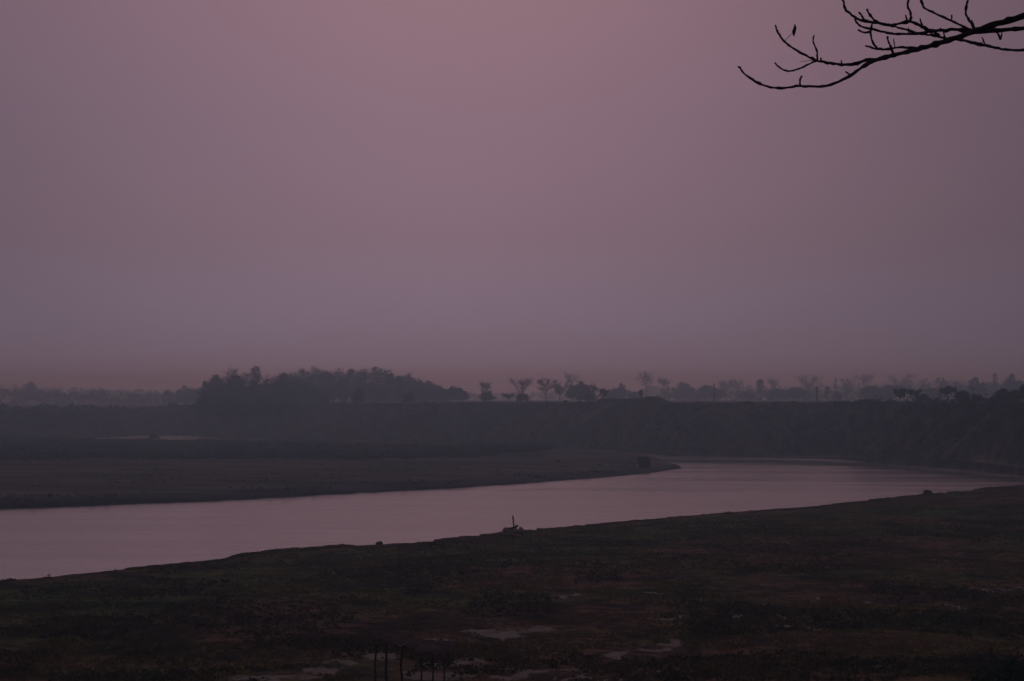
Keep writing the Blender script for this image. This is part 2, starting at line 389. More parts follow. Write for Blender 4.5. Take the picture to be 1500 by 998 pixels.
def trunk_mb(h, w, crown_lo, bare=False, minr=.05, seed=0):
    g = np.random.default_rng(seed); mb = MB(); tips = []
    r0 = max(.022 * h, minr * 1.6)
    lean = g.normal(0, .03, 2)
    top = h * (.80 if bare else .75)
    pts = [(lean[0] * t * h + g.normal(0, .01 * h) * (t > 0), lean[1] * t * h, t * top) for t in np.linspace(0, 1, 6)]
    mb.tube(pts, [r0 * (1 - .75 * t) for t in np.linspace(0, 1, 6)])
    nb = 13 if bare else 6
    for i in range(nb):
        t = g.uniform(crown_lo, .95) if bare else g.uniform(max(.25, crown_lo - .1), .8)
        z0 = t * top; az = g.uniform(0, 2 * math.pi)
        tb = (t - crown_lo) / (1 - crown_lo); L = w * .5 * (1.15 - .55 * t) * g.uniform(.7, 1.1) if not bare else w * .5 * max(.25, 1.1 * math.sqrt(max(0, 1 - (1.6 * tb - .65) ** 2))) * g.uniform(.75, 1.05); up = L * g.uniform(.35, .9) if not bare else min(L * g.uniform(.8, 1.7), max(.06 * h, h * .98 - z0) * g.uniform(.55, 1.0))
        c0 = np.array([lean[0] * z0, lean[1] * z0, z0]); d = np.array([math.cos(az), math.sin(az), 0])
        P = [c0, c0 + d * L * .4 + (0, 0, up * .25), c0 + d * L * .75 + (0, 0, up * .6), c0 + d * L + (0, 0, up)]
        for q in P: q[2] = min(q[2], h * .99)
        rb = max(r0 * .4, minr)
        mb.tube(P, [rb, rb * .75, rb * .55, max(rb * .35, minr * .6)], 4)
        tips.append(P[-1])
        if bare:
            for k in range(4):
                s = P[g.integers(1, 4)]; a2 = az + g.normal(0, 1.1); l2 = L * g.uniform(.25, .55)
                e = s + np.array([math.cos(a2) * l2, math.sin(a2) * l2, l2 * g.uniform(.2, 1.0)]); e[2] = min(e[2], h)
                mb.tube([s, (s + e) / 2 + g.normal(0, l2 * .06, 3), e], [minr * .9, minr * .75, minr * .5], 3); tips.append(e)
    return mb, tips

def make_tree(name, u, vtop, wpx, D, kind, label, cat='tree', group=None, zb=None, leaf=0, dens=1.0):
    x = gx(u, D); zb = float(plain_z(u)) - .15 if zb is None else zb
    h = vz(vtop, D) - zb; w = wpx / F * D
    seed = int(u * 13 + D); global rng; rng = np.random.default_rng(seed)
    root = empty(name, (x, D, zb), label, cat, group)
    px_m = D / F * 1.46                               # metres per rendered pixel
    if kind == 'bare':
        mb, tips = trunk_mb(h, w, .35, True, max(.045, px_m * .24), seed)
        mb.build('trunk', MAT_BARK, root)
        tips = np.array(tips); V, Fq = leaf_quads(tips, np.full(len(tips), w * .15), int(24 * dens), max(.28, px_m * .62), .8, .1)
        mesh_obj('crown', V, Fq, LEAF[2], root); return root
    if kind == 'bush': lo = .0
    elif kind == 'column': lo = .10
    elif kind == 'lollipop': lo = .42
    else: lo = .02
    mb, tips = trunk_mb(h, w * .7, max(lo, .1), False, max(.05, px_m * .2), seed)
    mb.build('stems' if kind == 'bush' else 'trunk', MAT_BARK, root)
    nb = {'bush': 16, 'column': 16, 'lollipop': 26}.get(kind, 38)
    cen = []; rad = []
    ch = h * (1 - lo)
    for i in range(nb):
        t = (i + rng.random()) / nb
        if kind == 'column': prof = math.sin(math.pi * min(1, .25 + t * .62)) ** .5
        elif kind == 'bush': prof = math.sqrt(max(0, 1 - t * t))
        elif kind == 'lollipop': prof = math.sqrt(max(0, 1 - (2 * t - 1) ** 2))
        else: prof = 1.15 * (max(0, 1 - max(0, t - .30) ** 2 * 1.5)) ** .6
        a = rng.uniform(0, 2 * math.pi)
        r_ = w * {'column': .30, 'bush': .25, 'lollipop': .20}.get(kind, .17) * (rng.uniform(.8, 1.1) if kind == 'column' else rng.uniform(.45, 1.4)); r_ = min(r_, ch * .27); rr_ = prof * max(w / 2 - .7 * r_, .1 * w) * rng.random() ** .35
        if kind == 'dense': rr_ *= .75 + .5 * rng.random(); t = min(1, t * (.86 + .2 * math.sin(a + seed)))
        cen.append((math.cos(a) * rr_, math.sin(a) * rr_, lo * h + r_ + t * (ch - 2.0 * r_))); rad.append(r_)
    cen = np.array(cen); rad = np.array(rad)
    size = max(.28, px_m * 1.15) if D < 2500 else 1
    n = int(np.clip(17 * (rad.mean() / size) ** 2 * dens, 14, 220))
    V, Fq = leaf_quads(cen, rad, n, size)
    mesh_obj('foliage' if kind == 'bush' else 'crown', V, Fq, LEAF[leaf], root)
    return root

# ------------------------------------------------------------------ trees beyond the river
G1 = 'dark trees at the left end of the wood'; G2 = 'paler trees along the wood behind'; G3 = 'misty trees on the right horizon'; G4 = 'trees and bushes on the far bank edge'
TREES = [
 # far left, misty
 ('leafy_tree', 50, 558, 30, 1830, 'dense', 'misty broad-crowned tree nearest the left edge of the photo', None, 0),
 ('leafy_tree', 82, 570, 26, 1830, 'dense', 'low misty tree with sloping crown right of the broad left-edge tree', None, 0),
 ('leafy_tree', 147, 565, 24, 1708, 'dense', 'flat-topped misty tree standing alone on the left horizon', None, 0),
 ('leafy_tree', 192, 574, 22, 1769, 'dense', 'small pale misty tree between the flat-topped tree and the wood', None, 0),
 ('leafy_tree', 247, 567, 15, 1342, 'dense', 'slim grey tree starting the pale slope of trees left of the dark wood', None, 1),
 ('leafy_tree', 272, 562, 32, 1342, 'dense', 'pale round-topped tree in mist left of the dark wood', None, 1),
 ('leafy_tree', 292, 563, 20, 1281, 'dense', 'pale tree touching the left flank of the dark wood', None, 1),
 ('leafy_tree', 284, 592, 16, 800, 'dense', 'small low tree at the foot of the dark wood, its left-hand outlier', None, 2),
 # dark wood
 ('leafy_tree', 302, 555, 26, 805, 'dense', 'dark leaning tree forming the left edge of the dark wood', G1, 0),
 ('leafy_tree', 322, 547, 30, 820, 'dense', 'dark round-crowned tree second from the left in the dark wood', G1, 0),
 ('bare_tree', 333, 540, 9, 825, 'bare', 'thin twig-topped tree poking above the left of the dark wood', G1, 2),
 ('feathery_tree', 347, 536, 28, 825, 'bare', 'feathery half-bare crown left of the dark columnar tree', G1, 2),
 ('leafy_tree', 348, 549, 34, 810, 'dense', 'dark full tree below the feathery crown', G1, 0),
 ('columnar_tree', 374.5, 534, 18, 800, 'column', 'tall dark columnar tree with rounded top, highest in the dark wood', G1, 0),
 ('leafy_tree', 368, 557, 34, 815, 'dense', 'dark tree crowding round the foot of the columnar tree', G1, 0),
 ('leafy_tree', 393, 550, 26, 825, 'dense', 'dark tree directly right of the columnar tree', G1, 0),
 ('leafy_tree', 414, 545, 36, 835, 'dense', 'broad dark tree at the right shoulder of the dark wood', G1, 0),
 ('leafy_tree', 436, 556, 34, 855, 'dense', 'lower dark tree where the dark wood falls away to the right', G1, 0),
 ('leafy_tree', 462, 566, 36, 875, 'dense', 'low dark tree rightmost at the front of the dark wood', G1, 0),
 ('leafy_tree', 316, 572, 34, 800, 'dense', 'low dark tree filling the bottom left of the dark wood', G1, 0),
 ('leafy_tree', 345, 574, 36, 797, 'dense', 'low dark tree under the feathery crown at the bank edge', G1, 0),
 ('leafy_tree', 395, 572, 38, 797, 'dense', 'low dark tree at the bank edge right below the columnar tree', G1, 0),
 # lighter wood
 ('leafy_tree', 440, 539, 24, 1010, 'dense', 'blue-grey tree first behind the right shoulder of the dark wood', G2, 0),
 ('leafy_tree', 458, 535, 22, 1030, 'dense', 'blue-grey tree with the highest crown of the paler wood', G2, 0),
 ('leafy_tree', 480, 539, 34, 1010, 'dense', 'wide blue-grey tree just right of the highest pale crown', G2, 0),
 ('leafy_tree', 506, 540, 32, 1020, 'dense', 'blue-grey round tree at the middle of the paler wood', G2, 0),
 ('leafy_tree', 528, 541, 26, 1010, 'dense', 'blue-grey tree left of the peaked tree in the paler wood', G2, 0),
 ('leafy_tree', 549, 536, 18, 1000, 'dense', 'blue-grey peaked tree rising above the right half of the paler wood', G2, 0),
 ('leafy_tree', 569, 540, 20, 1010, 'dense', 'blue-grey narrow tree beside the notch at the right of the paler wood', G2, 0),
 ('bare_tree', 593, 539, 16, 1010, 'bare', 'faint bare-topped tree rising right of the notch in the paler wood', G2, 2),
 ('leafy_tree', 586, 556, 22, 990, 'dense', 'blue-grey lower tree under the faint bare-topped one', G2, 0),
 ('leafy_tree', 606, 551, 24, 1030, 'dense', 'blue-grey tree on the right slope of the paler wood', G2, 0),
 ('leafy_tree', 624, 558, 28, 1040, 'dense', 'blue-grey tree at the right end of the paler wood', G2, 0),
 ('leafy_tree', 490, 556, 44, 970, 'dense', 'low wide tree in front of the middle of the paler wood', G2, 0),
 ('leafy_tree', 545, 558, 50, 980, 'dense', 'low wide tree in front of the peaked tree of the paler wood', G2, 0),
 ('leafy_tree', 524, 568, 20, 780, 'dense', 'darker small tree standing in front of the paler wood', None, 0),
 ('leafy_tree', 598, 571, 17, 760, 'dense', 'dark narrow little tree on the bank edge before the paler wood', None, 0),
 ('leafy_tree', 646, 568, 26, 1060, 'dense', 'blue-grey low tree left of the flat dark crowns', None, 0),
 ('leafy_tree', 661, 564, 30, 1010, 'dense', 'slate-coloured domed tree right of the wood, left of a pair', 'pair of domed trees right of the wood', 0),
 ('leafy_tree', 676, 567, 22, 1000, 'dense', 'slate-coloured flat-crowned tree, right of the domed pair', 'pair of domed trees right of the wood', 0),
 ('leafy_tree', 713, 572, 20, 900, 'dense', 'small rounded tree under a sparse twiggy top', None, 0),
 ('bare_tree', 713, 561, 20, 905, 'bare', 'sparse twiggy crown showing over a small rounded tree', None, 2),
 ('bush', 745, 578, 14, 820, 'bare', 'thin twiggy bush left of the first spreading bare tree', None, 2),
 ('bare_tree', 765, 556, 26, 800, 'bare', 'leftmost of the three spreading half-bare trees at centre', 'spreading half-bare trees at centre', 2),
 ('leafy_tree', 766, 574, 20, 810, 'dense', 'low round tree beneath the leftmost spreading half-bare tree', None, 0),
 ('bare_tree', 800, 554, 22, 800, 'bare', 'middle of the three spreading half-bare trees at centre', 'spreading half-bare trees at centre', 2),
 ('bare_tree', 820, 556, 18, 810, 'bare', 'rightmost of the three spreading half-bare trees, against the boxy tree', 'spreading half-bare trees at centre', 2),
 ('bare_tree', 838, 545, 18, 1342, 'bare', 'faint tall bare tree rising behind the boxy dark tree', None, 2),
 ('leafy_tree', 850, 558, 36, 860, 'dense', 'boxy grey-blue tree with flat top left of the earth mound', None, 0),
 ('leafy_tree', 866, 560, 22, 850, 'dense', 'rounded tree attached to the right of the boxy flat-topped tree', None, 0),
 ('leafy_tree', 863, 573, 16, 740, 'dense', 'darker small tree in front of the boxy tree', None, 0),
 ('bare_tree', 884, 570, 12, 660, 'bare', 'small dark bare tree at the left end of the earth mound', None, 2),
 ('bush', 828, 586.0, 8, 640, 'bush', 'tiny dark bush on the skyline under the half-bare trees', None, 0),
 ('bush', 849, 588.0, 9, 640, 'bush', 'tiny dark bush on the skyline left of the mound', None, 0),
 ('leafy_tree', 905, 566, 34, 1403, 'dense', 'hazy domed tree behind the left part of the earth mound', None, 0),
 ('leafy_tree', 911, 559, 12, 1415, 'dense', 'small knob-topped tree rising from the hazy dome behind the mound', None, 0),
 ('leafy_tree', 930, 571, 26, 1403, 'dense', 'hazy low tree behind the middle of the earth mound', None, 0),
 ('leafy_tree', 940, 570, 9, 640, 'lollipop', 'small round-headed tree standing on the earth mound', None, 0),
 ('bare_tree', 946, 546, 22, 1586, 'bare', 'tall faint bare tree in the mist above the earth mound', None, 2),
 ('bare_tree', 973, 553, 16, 1586, 'bare', 'second faint bare tree in the mist above the mound right end', None, 2),
 # right horizon
 ('leafy_tree', 1002, 559, 34, 1708, 'dense', 'hazy broad tree just right of the mound on the horizon', G3, 0),
 ('leafy_tree', 1042, 563, 38, 1586, 'dense', 'hazy domed tree behind the thin left pole', G3, 0),
 ('bare_tree', 1062, 557, 20, 1952, 'bare', 'faint bare tree over the right side of the domed tree', G3, 2),
 ('bare_tree', 1081, 556, 14, 1952, 'bare', 'faint narrow bare tree midway between the two thin poles', G3, 2),
 ('leafy_tree', 1094, 572, 26, 1586, 'dense', 'low hazy tree left of the flat-headed tall tree', G3, 0),
 ('feathery_tree', 1113, 554, 14, 1464, 'lollipop', 'tall flat-headed tree with gappy trunk gap on right horizon', G3, 0),
 ('bare_tree', 1137, 555, 16, 1952, 'bare', 'faint bare tree right of the flat-headed tall tree', G3, 2),
 ('leafy_tree', 1141, 567, 30, 1525, 'dense', 'slate low tree in the mist, left of two', G3, 0),
 ('leafy_tree', 1168, 566, 32, 1525, 'dense', 'slate low tree in the mist, right of two beside the thin right pole', G3, 0),
 ('bare_tree', 1185, 551, 28, 1830, 'bare', 'faint wide bare tree above the thin right pole', G3, 2),
 ('columnar_tree', 1211, 564, 9, 1403, 'column', 'slim conical tree right of the thin right pole', G3, 0),
 ('columnar_tree', 1224, 552, 6, 1830, 'column', 'very thin tall pointed tree in the mist', G3, 2),
 ('leafy_tree', 1227, 573, 14, 1403, 'dense', 'small dull tree beneath the very thin pointed tree', G3, 2),
 ('bare_tree', 1240, 556, 18, 1830, 'bare', 'faint bare tree right of the very thin pointed tree', G3, 2),
 ('bare_tree', 1264, 549, 22, 1830, 'bare', 'faint spiky bare tree over the flat slate trees', G3, 2),
 ('leafy_tree', 1275, 563, 34, 1403, 'dense', 'flat-topped slate tree on the right horizon, left half of a block', G3, 0),
 ('leafy_tree', 1304, 562, 30, 1403, 'dense', 'flat-topped slate tree on the right horizon, right half of a block', G3, 0),
 ('feathery_tree', 1320, 550, 30, 1830, 'bare', 'faint umbrella-shaped tree in the mist above two sparse trees', G3, 2),
 ('bare_tree', 1318, 571, 14, 500, 'bare', 'dark sparse tree on the bank edge, left of two', G4, 2),
 ('bare_tree', 1339, 572, 14, 500, 'bare', 'dark sparse tree on the bank edge, right of two', G4, 2),
 ('bare_tree', 1356, 552, 14, 1830, 'bare', 'faint bare tree left of the misty dome tree', G3, 2),
 ('leafy_tree', 1379, 551, 20, 1708, 'dense', 'misty dome-shaped tree rising over the dark round tree', G3, 0),
 ('leafy_tree', 1362, 567, 24, 1464, 'dense', 'hazy low tree left behind the dark round tree', G3, 0),
 ('leafy_tree', 1403, 557, 20, 1708, 'dense', 'misty low tree right behind the dark round tree', G3, 0),
 ('round_tree', 1389, 564.5, 33, 520, 'lollipop', 'dark neatly round tree on a short trunk at the bank edge', G4, 0),
 ('leafy_tree', 1424, 550, 20, 1403, 'dense', 'misty square-shouldered tree right of the round tree', G3, 0),
 ('leafy_tree', 1437, 557, 22, 1440, 'dense', 'misty sloping tree beside the square-shouldered tree', G3, 0),
 ('leafy_tree', 1456, 546, 13, 1708, 'dense', 'misty tall rounded tree near the right edge', G3, 0),
 ('leafy_tree', 1487, 547, 30, 1403, 'dense', 'misty large tree at the right edge of the photo', G3, 0),
 ('leafy_tree', 1512, 545, 32, 1403, 'dense', 'misty tree cut by the right edge', G3, 0),
 # bank edge bushes
 ('bush', 1262, 584.5, 22, 500, 'bush', 'first dark bush of the row breaking the straight bank edge', G4, 0),
 ('bush', 1275, 583.5, 27, 500, 'bush', 'second dark bush of the row on the straight bank edge', G4, 0),
 ('bush', 1306, 585.5, 22, 500, 'bush', 'small pointed dark bush below the left sparse tree', G4, 0),
 ('bush', 1352, 575.5, 30, 490, 'bush', 'dark spiky bush left of the round tree', G4, 0),
 ('bush', 1368, 583.5, 30, 485, 'bush', 'dark low bush under the left side of the round tree', G4, 0),
 ('bush', 1412, 570.5, 32, 480, 'bush', 'dark domed bush immediately right of the round tree', G4, 0),
 ('bush', 1430, 576.5, 32, 470, 'bush', 'dark bush sloping down right of the domed bush', G4, 0),
 ('bush', 1446, 585.5, 27, 460, 'bush', 'low dark bush in the dip before the big edge bushes', G4, 0),
 ('bush', 1467, 570.5, 35, 440, 'bush', 'big black-green bush at the left of the right-edge thicket', G4, 0),
 ('bush', 1484, 572.5, 30, 435, 'bush', 'black-green bush in the middle of the right-edge thicket', G4, 0),
 ('bush', 1500, 564.5, 35, 430, 'bush', 'tallest black-green bush of the thicket at the right edge', G4, 0),
 ('bush', 1522, 562.5, 40, 430, 'bush', 'black-green bush beyond the right edge of the photo', G4, 0),
]
for (nm, u, v, w, D, k, lab, grp, lf) in TREES:
    if D >= 1200 and u > 900: D *= .82
    if nm == 'bush' and u > 1440: v -= 3
    make_tree(nm, u, v, w, D, k, lab, 'bush' if nm == 'bush' else 'tree', grp, leaf=lf)

for (u, v, w, t, lab) in [(304, 575, 30, .62, 'dark low tree spilling down the bank under the left end of the dark wood'), (330, 578, 34, .55, 'dark bushy tree on the bank slope below the feathery crown'),
                          (358, 577, 32, .66, 'dark bushy tree on the bank slope below the columnar tree'), (386, 580, 34, .6, 'dark bushy tree on the bank slope, right of the columnar tree'), (415, 583, 30, .7, 'low dark tree on the bank slope under the right shoulder of the dark wood')]:
    D = float(far_shore(u) + t * np.interp(u, [-900, 400, 700, 1500], [60, 45, 34, 26]))
    make_tree('leafy_tree', u, v, w, D, 'dense', lab, 'tree', 'trees on the slope below the dark wood', zb=float(far_z(u, t)) - .4, leaf=0)

# slope bushes on the dark right bank (countable, larger ones)
rng = np.random.default_rng(99)
SB = [(1300, .62, 16, 10), (1345, .55, 22, 14), (1375, .75, 20, 13), (1402, .48, 24, 18), (1432, .66, 26, 18), (1462, .58, 26, 20), (1488, .72, 26, 20), (1455, .85, 22, 14), (1418, .88, 22, 13), (1250, .7, 14, 7), (1330, .8, 16, 9), (1502, .5, 26, 18)]
SBL = ['dark bush on the right bank slope below the first row bushes', 'dark bush halfway down the slope below the sparse pair', 'dark bush high on the slope below the round tree left side',
       'large dark bush low on the slope left of the footpath', 'large dark bush on the slope beside the upper footpath', 'large dark bush in mid slope near the right edge', 'dark bush high on the slope in the right-edge thicket',
       'dark bush just under the skyline dip near the right edge', 'dark bush just under the skyline right of the round tree', 'small dark bush on the slope at the left of the bushy part', 'small dark bush high on the slope below the right sparse tree', 'large dark bush low at the right edge over the sandy foot']
for (u, t, w, hpx), lab in zip(SB, SBL):
    D = float(far_shore(u) + t * np.interp(u, [-900, 400, 700, 1500], [60, 45, 34, 26])); zb = float(far_z(u, t)) - .5
    v = HOR - (zb + hpx / F * D - EYE) / D * F
    make_tree('bush', u, v - hpx * .4, w * 1.35, D, 'bush', lab, 'bush', 'bushes on the right bank slope', zb=zb, leaf=0)

# far misty woods on the horizon (one mass each side)
def wood(name, u0, u1, D, prof, n, label, leaf, zlow=0.0):
    global rng; rng = np.random.default_rng(int(u0 + D))
    u = rng.uniform(u0, u1, n); d = D + rng.uniform(-60, 120, n)
    top = np.interp(u, *zip(*prof)) + 15 * (fbm(u / 9, u * 0, 3, int(D)) - .5)
    z1 = EYE + (HOR - top) / F * d; zb = plain_z(u) - zlow
    t = rng.random(n) ** .8
    r = (z1 - zb) * rng.uniform(.10, .22, n); r = np.maximum(r, .8)
    cen = np.stack([(u - 750) / F * d, d, zb + (z1 - zb - r) * t], 1)
    V, Fq = leaf_quads(cen, r, 42, D / F * 1.46 * 1.25)
    o = mesh_obj(name, V, Fq, LEAF[leaf]); tag(o, label, 'wood', kind='stuff'); return o
wood('distant_wood', -500, 310, 2300, [(-500, 556), (0, 562), (40, 564), (70, 568), (110, 570), (170, 568), (230, 573), (300, 575)], 1300, 'pale misty wood along the left horizon', 0)
wood('distant_wood', -500, 330, 1450, [(-500, 566), (0, 566), (30, 570), (60, 570), (95, 577), (140, 574), (200, 578), (240, 576), (290, 568), (330, 566)], 1300, 'misty line of trees on the left, in front of the palest wood', 0)
wood('distant_wood', 630, 2200, 2400, [(630, 576), (700, 574), (760, 577), (830, 570), (900, 572), (1000, 567), (1100, 566), (1200, 563), (1300, 562), (1400, 558), (1500, 556), (2200, 550)], 2400, 'pale misty wood along the right horizon', 0)
wood('distant_wood', 960, 2200, 1420, [(960, 578), (1000, 570), (1040, 569), (1100, 572), (1180, 570), (1240, 570), (1300, 566), (1400, 565), (1500, 557), (2200, 558)], 1700, 'hazy belt of trees behind the right bank', 0)
wood('distant_wood', 296, 480, 860, [(296, 564), (305, 556), (325, 549), (350, 544), (375, 549), (400, 549), (425, 549), (450, 560), (480, 574)], 520, 'dark undergrowth and crowns filling the dark wood', 0)
wood('distant_wood', 400, 650, 1060, [(400, 547), (460, 540), (500, 541), (560, 541), (600, 551), (650, 568)], 1200, 'hazy mass of trees behind the paler wood', 0)
wood('scrub_belt', -500, 500, 880, [(-500, 594), (0, 595), (60, 593), (120, 594), (200, 595), (260, 593), (300, 590), (420, 588), (500, 589)], 1500, 'low hazy scrub along the left far shore', 0, 1)

# scrub on slopes and on the sandbar
rng = np.random.default_rng(5)
n = 15000; u = rng.uniform(-500, 1900, n); t = rng.uniform(.12, 1.08, n) ** .9
w_ = np.interp(u, [-900, 400, 700, 1500], [60, 45, 34, 26]); D = far_shore(u) + t * w_
keep = fbm(u / 12, t * 5, 3, 77) > .42
pathm = ((u > 850) & (u < 900) & (np.abs(t - (.56 + (u - 853) / 43 * .34)) < .09)) | ((u > 1380) & (u < 1460) & (np.abs(t - (.30 + (u - 1385) / 70 * .5)) < .06)) | ((u > 1400) & (t < .45))
keep &= ~pathm; u, t, D = u[keep], t[keep], D[keep]
r = rng.uniform(.25, 1.0, len(u)) * (.5 + 1.1 * fbm(u / 18, t * 7, 3, 78)) * np.interp(u, [1100, 1400], [1, 2.1]) * np.where(t > .93, .55 + 1.0 * sstep(1235, 1330, u), 1)
cen = np.stack([(u - 750) / F * D, D, far_z(u, t) + r * .3], 1)
V, Fq = leaf_quads(cen, r, 12, .42, .7); tag(mesh_obj('bank_scrub', V, Fq, MAT_SCRUB), 'scrub and weeds covering the far bank slope', 'scrub', kind='stuff')

n = 26000; u = rng.uniform(-500, 815, n); tq = rng.random(n)
d0 = gd(674, 1.3) + 24 * (fbm(u / 40, u * 0, 3, 61) - .5); d1 = gd(np.interp(u, *zip(*bb))) - 6
d0 = d0 + np.interp(u, [560, 700, 815], [0, 25, 90])
D = d0 + (d1 - d0) * tq; ok = (d1 > d0) & (fbm((u - 750) / F * D / 9, D / 9, 3, 63) > .38); u, D = u[ok], D[ok]
r = rng.uniform(.2, .7, len(u)) * (.7 + 1.0 * (fbm(u / 30, D / 30, 2, 64)))
backe = np.exp(-((d1[ok] - D) / 14) ** 2)
r *= np.interp(u, [60, 190, 215, 285, 300], [1, 1, .5, .5, 1.2]) * (1 + np.interp(u, [60, 195, 222, 285, 305, 780, 812], [1.4, 1.2, 0, 0, 1.4, 1.4, 0]) * np.minimum(backe, 1))
cen = np.stack([(u - 750) / F * D, D, 1.25 + r * .3], 1)
V, Fq = leaf_quads(cen, r, 9, .36, .8); tag(mesh_obj('sandbar_scrub', V, Fq, MAT_SCRUB), 'dark low scrub covering the back of the sandbar', 'scrub', kind='stuff')

n = 9000; u = rng.uniform(-300, 930, n); tq = rng.random(n)
D = gd(np.interp(u, *zip(*ff))) + 3 + tq * (d0.mean() + 30 - gd(np.interp(u, *zip(*ff))))
ok = (fbm((u - 750) / F * D / 12, D / 7, 4, 66) > .53) & (D < gd(np.interp(u, *zip(*bb))) - 8); u, D = u[ok], D[ok]
r = rng.uniform(.12, .45, len(u))
V, Fq = leaf_quads(np.stack([(u - 750) / F * D, D, .75 + .5 * sstep(12, 60, D - gd(np.interp(u, *zip(*ff)))) + r * .2], 1), r, 8, .26, .6)
tag(mesh_obj('sandbar_weeds', V, Fq, MAT_SCRUB), 'sparse weeds on the bare front of the sandbar', 'weeds', kind='stuff')

# grass on the near flood plain
n = 150000
v = rng.uniform(0, 1, n) ** .8; u = rng.uniform(-200, 1700, n)
x0 = (u - 750) / F
D = 72 * (4.6 ** v); ysx = near_shore(x0 * D / (D + 100))
ok = D < ysx - .2; x = (x0 * D)[ok]; D = D[ok]
e = rng.uniform(-160, 160, 22000) ; pe = np.interp(rng.uniform(0, 1, 22000), [0, 1], [-.19, .21]); ye = near_shore(pe) - rng.random(22000) ** 2 * 3.0
x = np.concatenate([x, pe * (ye + 100)]); D = np.concatenate([D, ye])
sd_ = np.zeros(len(x))
for (uu, vv, w, h) in SANDS:
    Dq = gd(vv, 1.9); cx = gx(uu, Dq); rx = w / F * Dq; ry = max(.35, gd(vv - h, 1.9) - Dq)
    sd_ = np.maximum(sd_, np.exp(-((x - cx) / rx) ** 2 - ((D - Dq) / ry) ** 2))
ok = (sd_ < .25) & (fbm(x / 5, D / 5, 3, 81) > .36); x, D = x[ok], D[ok]
k = len(x); z = near_z(x, D)
hh = rng.uniform(.05, .20, k) * (.5 + 1.3 * fbm(x / 12, D / 12, 3, 82)); ww = rng.uniform(.05, .14, k) * np.interp(D, [80, 300], [1, 2.0])
an = rng.uniform(0, math.pi, k); dx, dy = np.cos(an) * ww, np.sin(an) * ww; lx = rng.normal(0, .06, k)
P = np.stack([x, D, z - .06], 1)
V = np.stack([P + np.stack([-dx, -dy, 0 * dx], 1), P + np.stack([dx, dy, 0 * dx], 1), P + np.stack([dx * .3 + lx, dy * .3, hh], 1), P + np.stack([-dx * .5 + lx, -dy * .5, hh * .8], 1)], 1).reshape(-1, 3)
tag(mesh_obj('grass', V, np.arange(k * 4).reshape(-1, 4), MAT_GRASS), 'short rough grass over the near flood plain', 'grass', kind='stuff')

# dark tussocks and weeds in drifts over the brown lower part
n = 30000; D = 76 * (2.6 ** (rng.random(n) ** 1.1)); x = (rng.uniform(-150, 1650, n) - 750) / F * D
ok = (fbm(x / 6, D / 9, 4, 91) > .50 + .06 * sstep(95, 170, D)) & (D < near_shore(x / (D + 100)) - 1.5); x, D = x[ok], D[ok]
sdd = np.zeros(len(x))
for (uu, vv, w, h) in SANDS:
    Dq = gd(vv, 1.9); cx = gx(uu, Dq); rx = w / F * Dq; ry = max(.35, gd(vv - h, 1.9) - Dq); sdd = np.maximum(sdd, np.exp(-((x - cx) / rx) ** 2 - ((D - Dq) / ry) ** 2))
ok = sdd < .3; x, D = x[ok], D[ok]
r = rng.uniform(.06, .30, len(x)) * (.5 + 1.2 * fbm(x / 4, D / 4, 3, 92))
V, Fq = leaf_quads(np.stack([x, D, near_z(x, D) + r * .25], 1), r, 9, .16, .7)
tag(mesh_obj('tussocks', V, Fq, MAT_TUSSOCK), 'dark tussocks and weeds scattered over the flood plain', 'weeds', kind='stuff')

# individual bushes and clods close by
def near_bush(u, v, w, hpx, lab, kind='bush', leaf=0, z=None, name='bush', dens=1.0):
    z = 1.7 if z is None else z; D = gd(v, z); return make_tree(name, u, v - hpx, w, D, kind, lab, 'bush', zb=z - .1, leaf=leaf, dens=dens)
near_bush(1358, 724, 17, 7, 'small dark bush on the right end of the near water edge', z=1.0)
near_bush(557, 797, 12, 3.5, 'low dark clump on the near water edge left of centre', z=1.0)
near_bush(502, 800, 5, 3, 'tiny dark tuft on the near water edge left of the low clump', z=1.0)
near_bush(226, 644, 20, 7, 'small rounded bush on the back edge of the sandbar', z=1.2)
near_bush(819, 679, 8, 5, 'tiny dark bush on the bare middle of the sandbar', z=1.2)
near_bush(1478, 1030, 120, 72, 'black leafy bush in the bottom right corner', z=1.9, dens=1.6)

# ------------------------------------------------------------------ small things
# thin poles on the far plain
def pole(u, vtop, D, label, arm):
    zb = float(plain_z(u)) - .2; h = vz(vtop, D) - zb
    o = empty('utility_pole', (gx(u, D), D, zb), label, 'pole', 'thin poles behind the far bank')
    m = MB(); m.tube([(0, 0, 0), (.1, 0, h * .5), (.05, 0, h)], [.28, .24, .18], 8); m.build('shaft', MAT_WOOD, o)
    m = MB(); m.tube([(-arm, 0, h * .93), (arm, 0, h * .92)], [.12, .12], 6); m.build('crossarm', MAT_WOOD, o)
    return o
pole(1046, 562, 800, 'thin dark leaning pole, left of the two poles on the far plain', .5)
pole(1196.5, 566, 700, 'thin dark pole with short crossarm, right of the two poles on the far plain', .7)

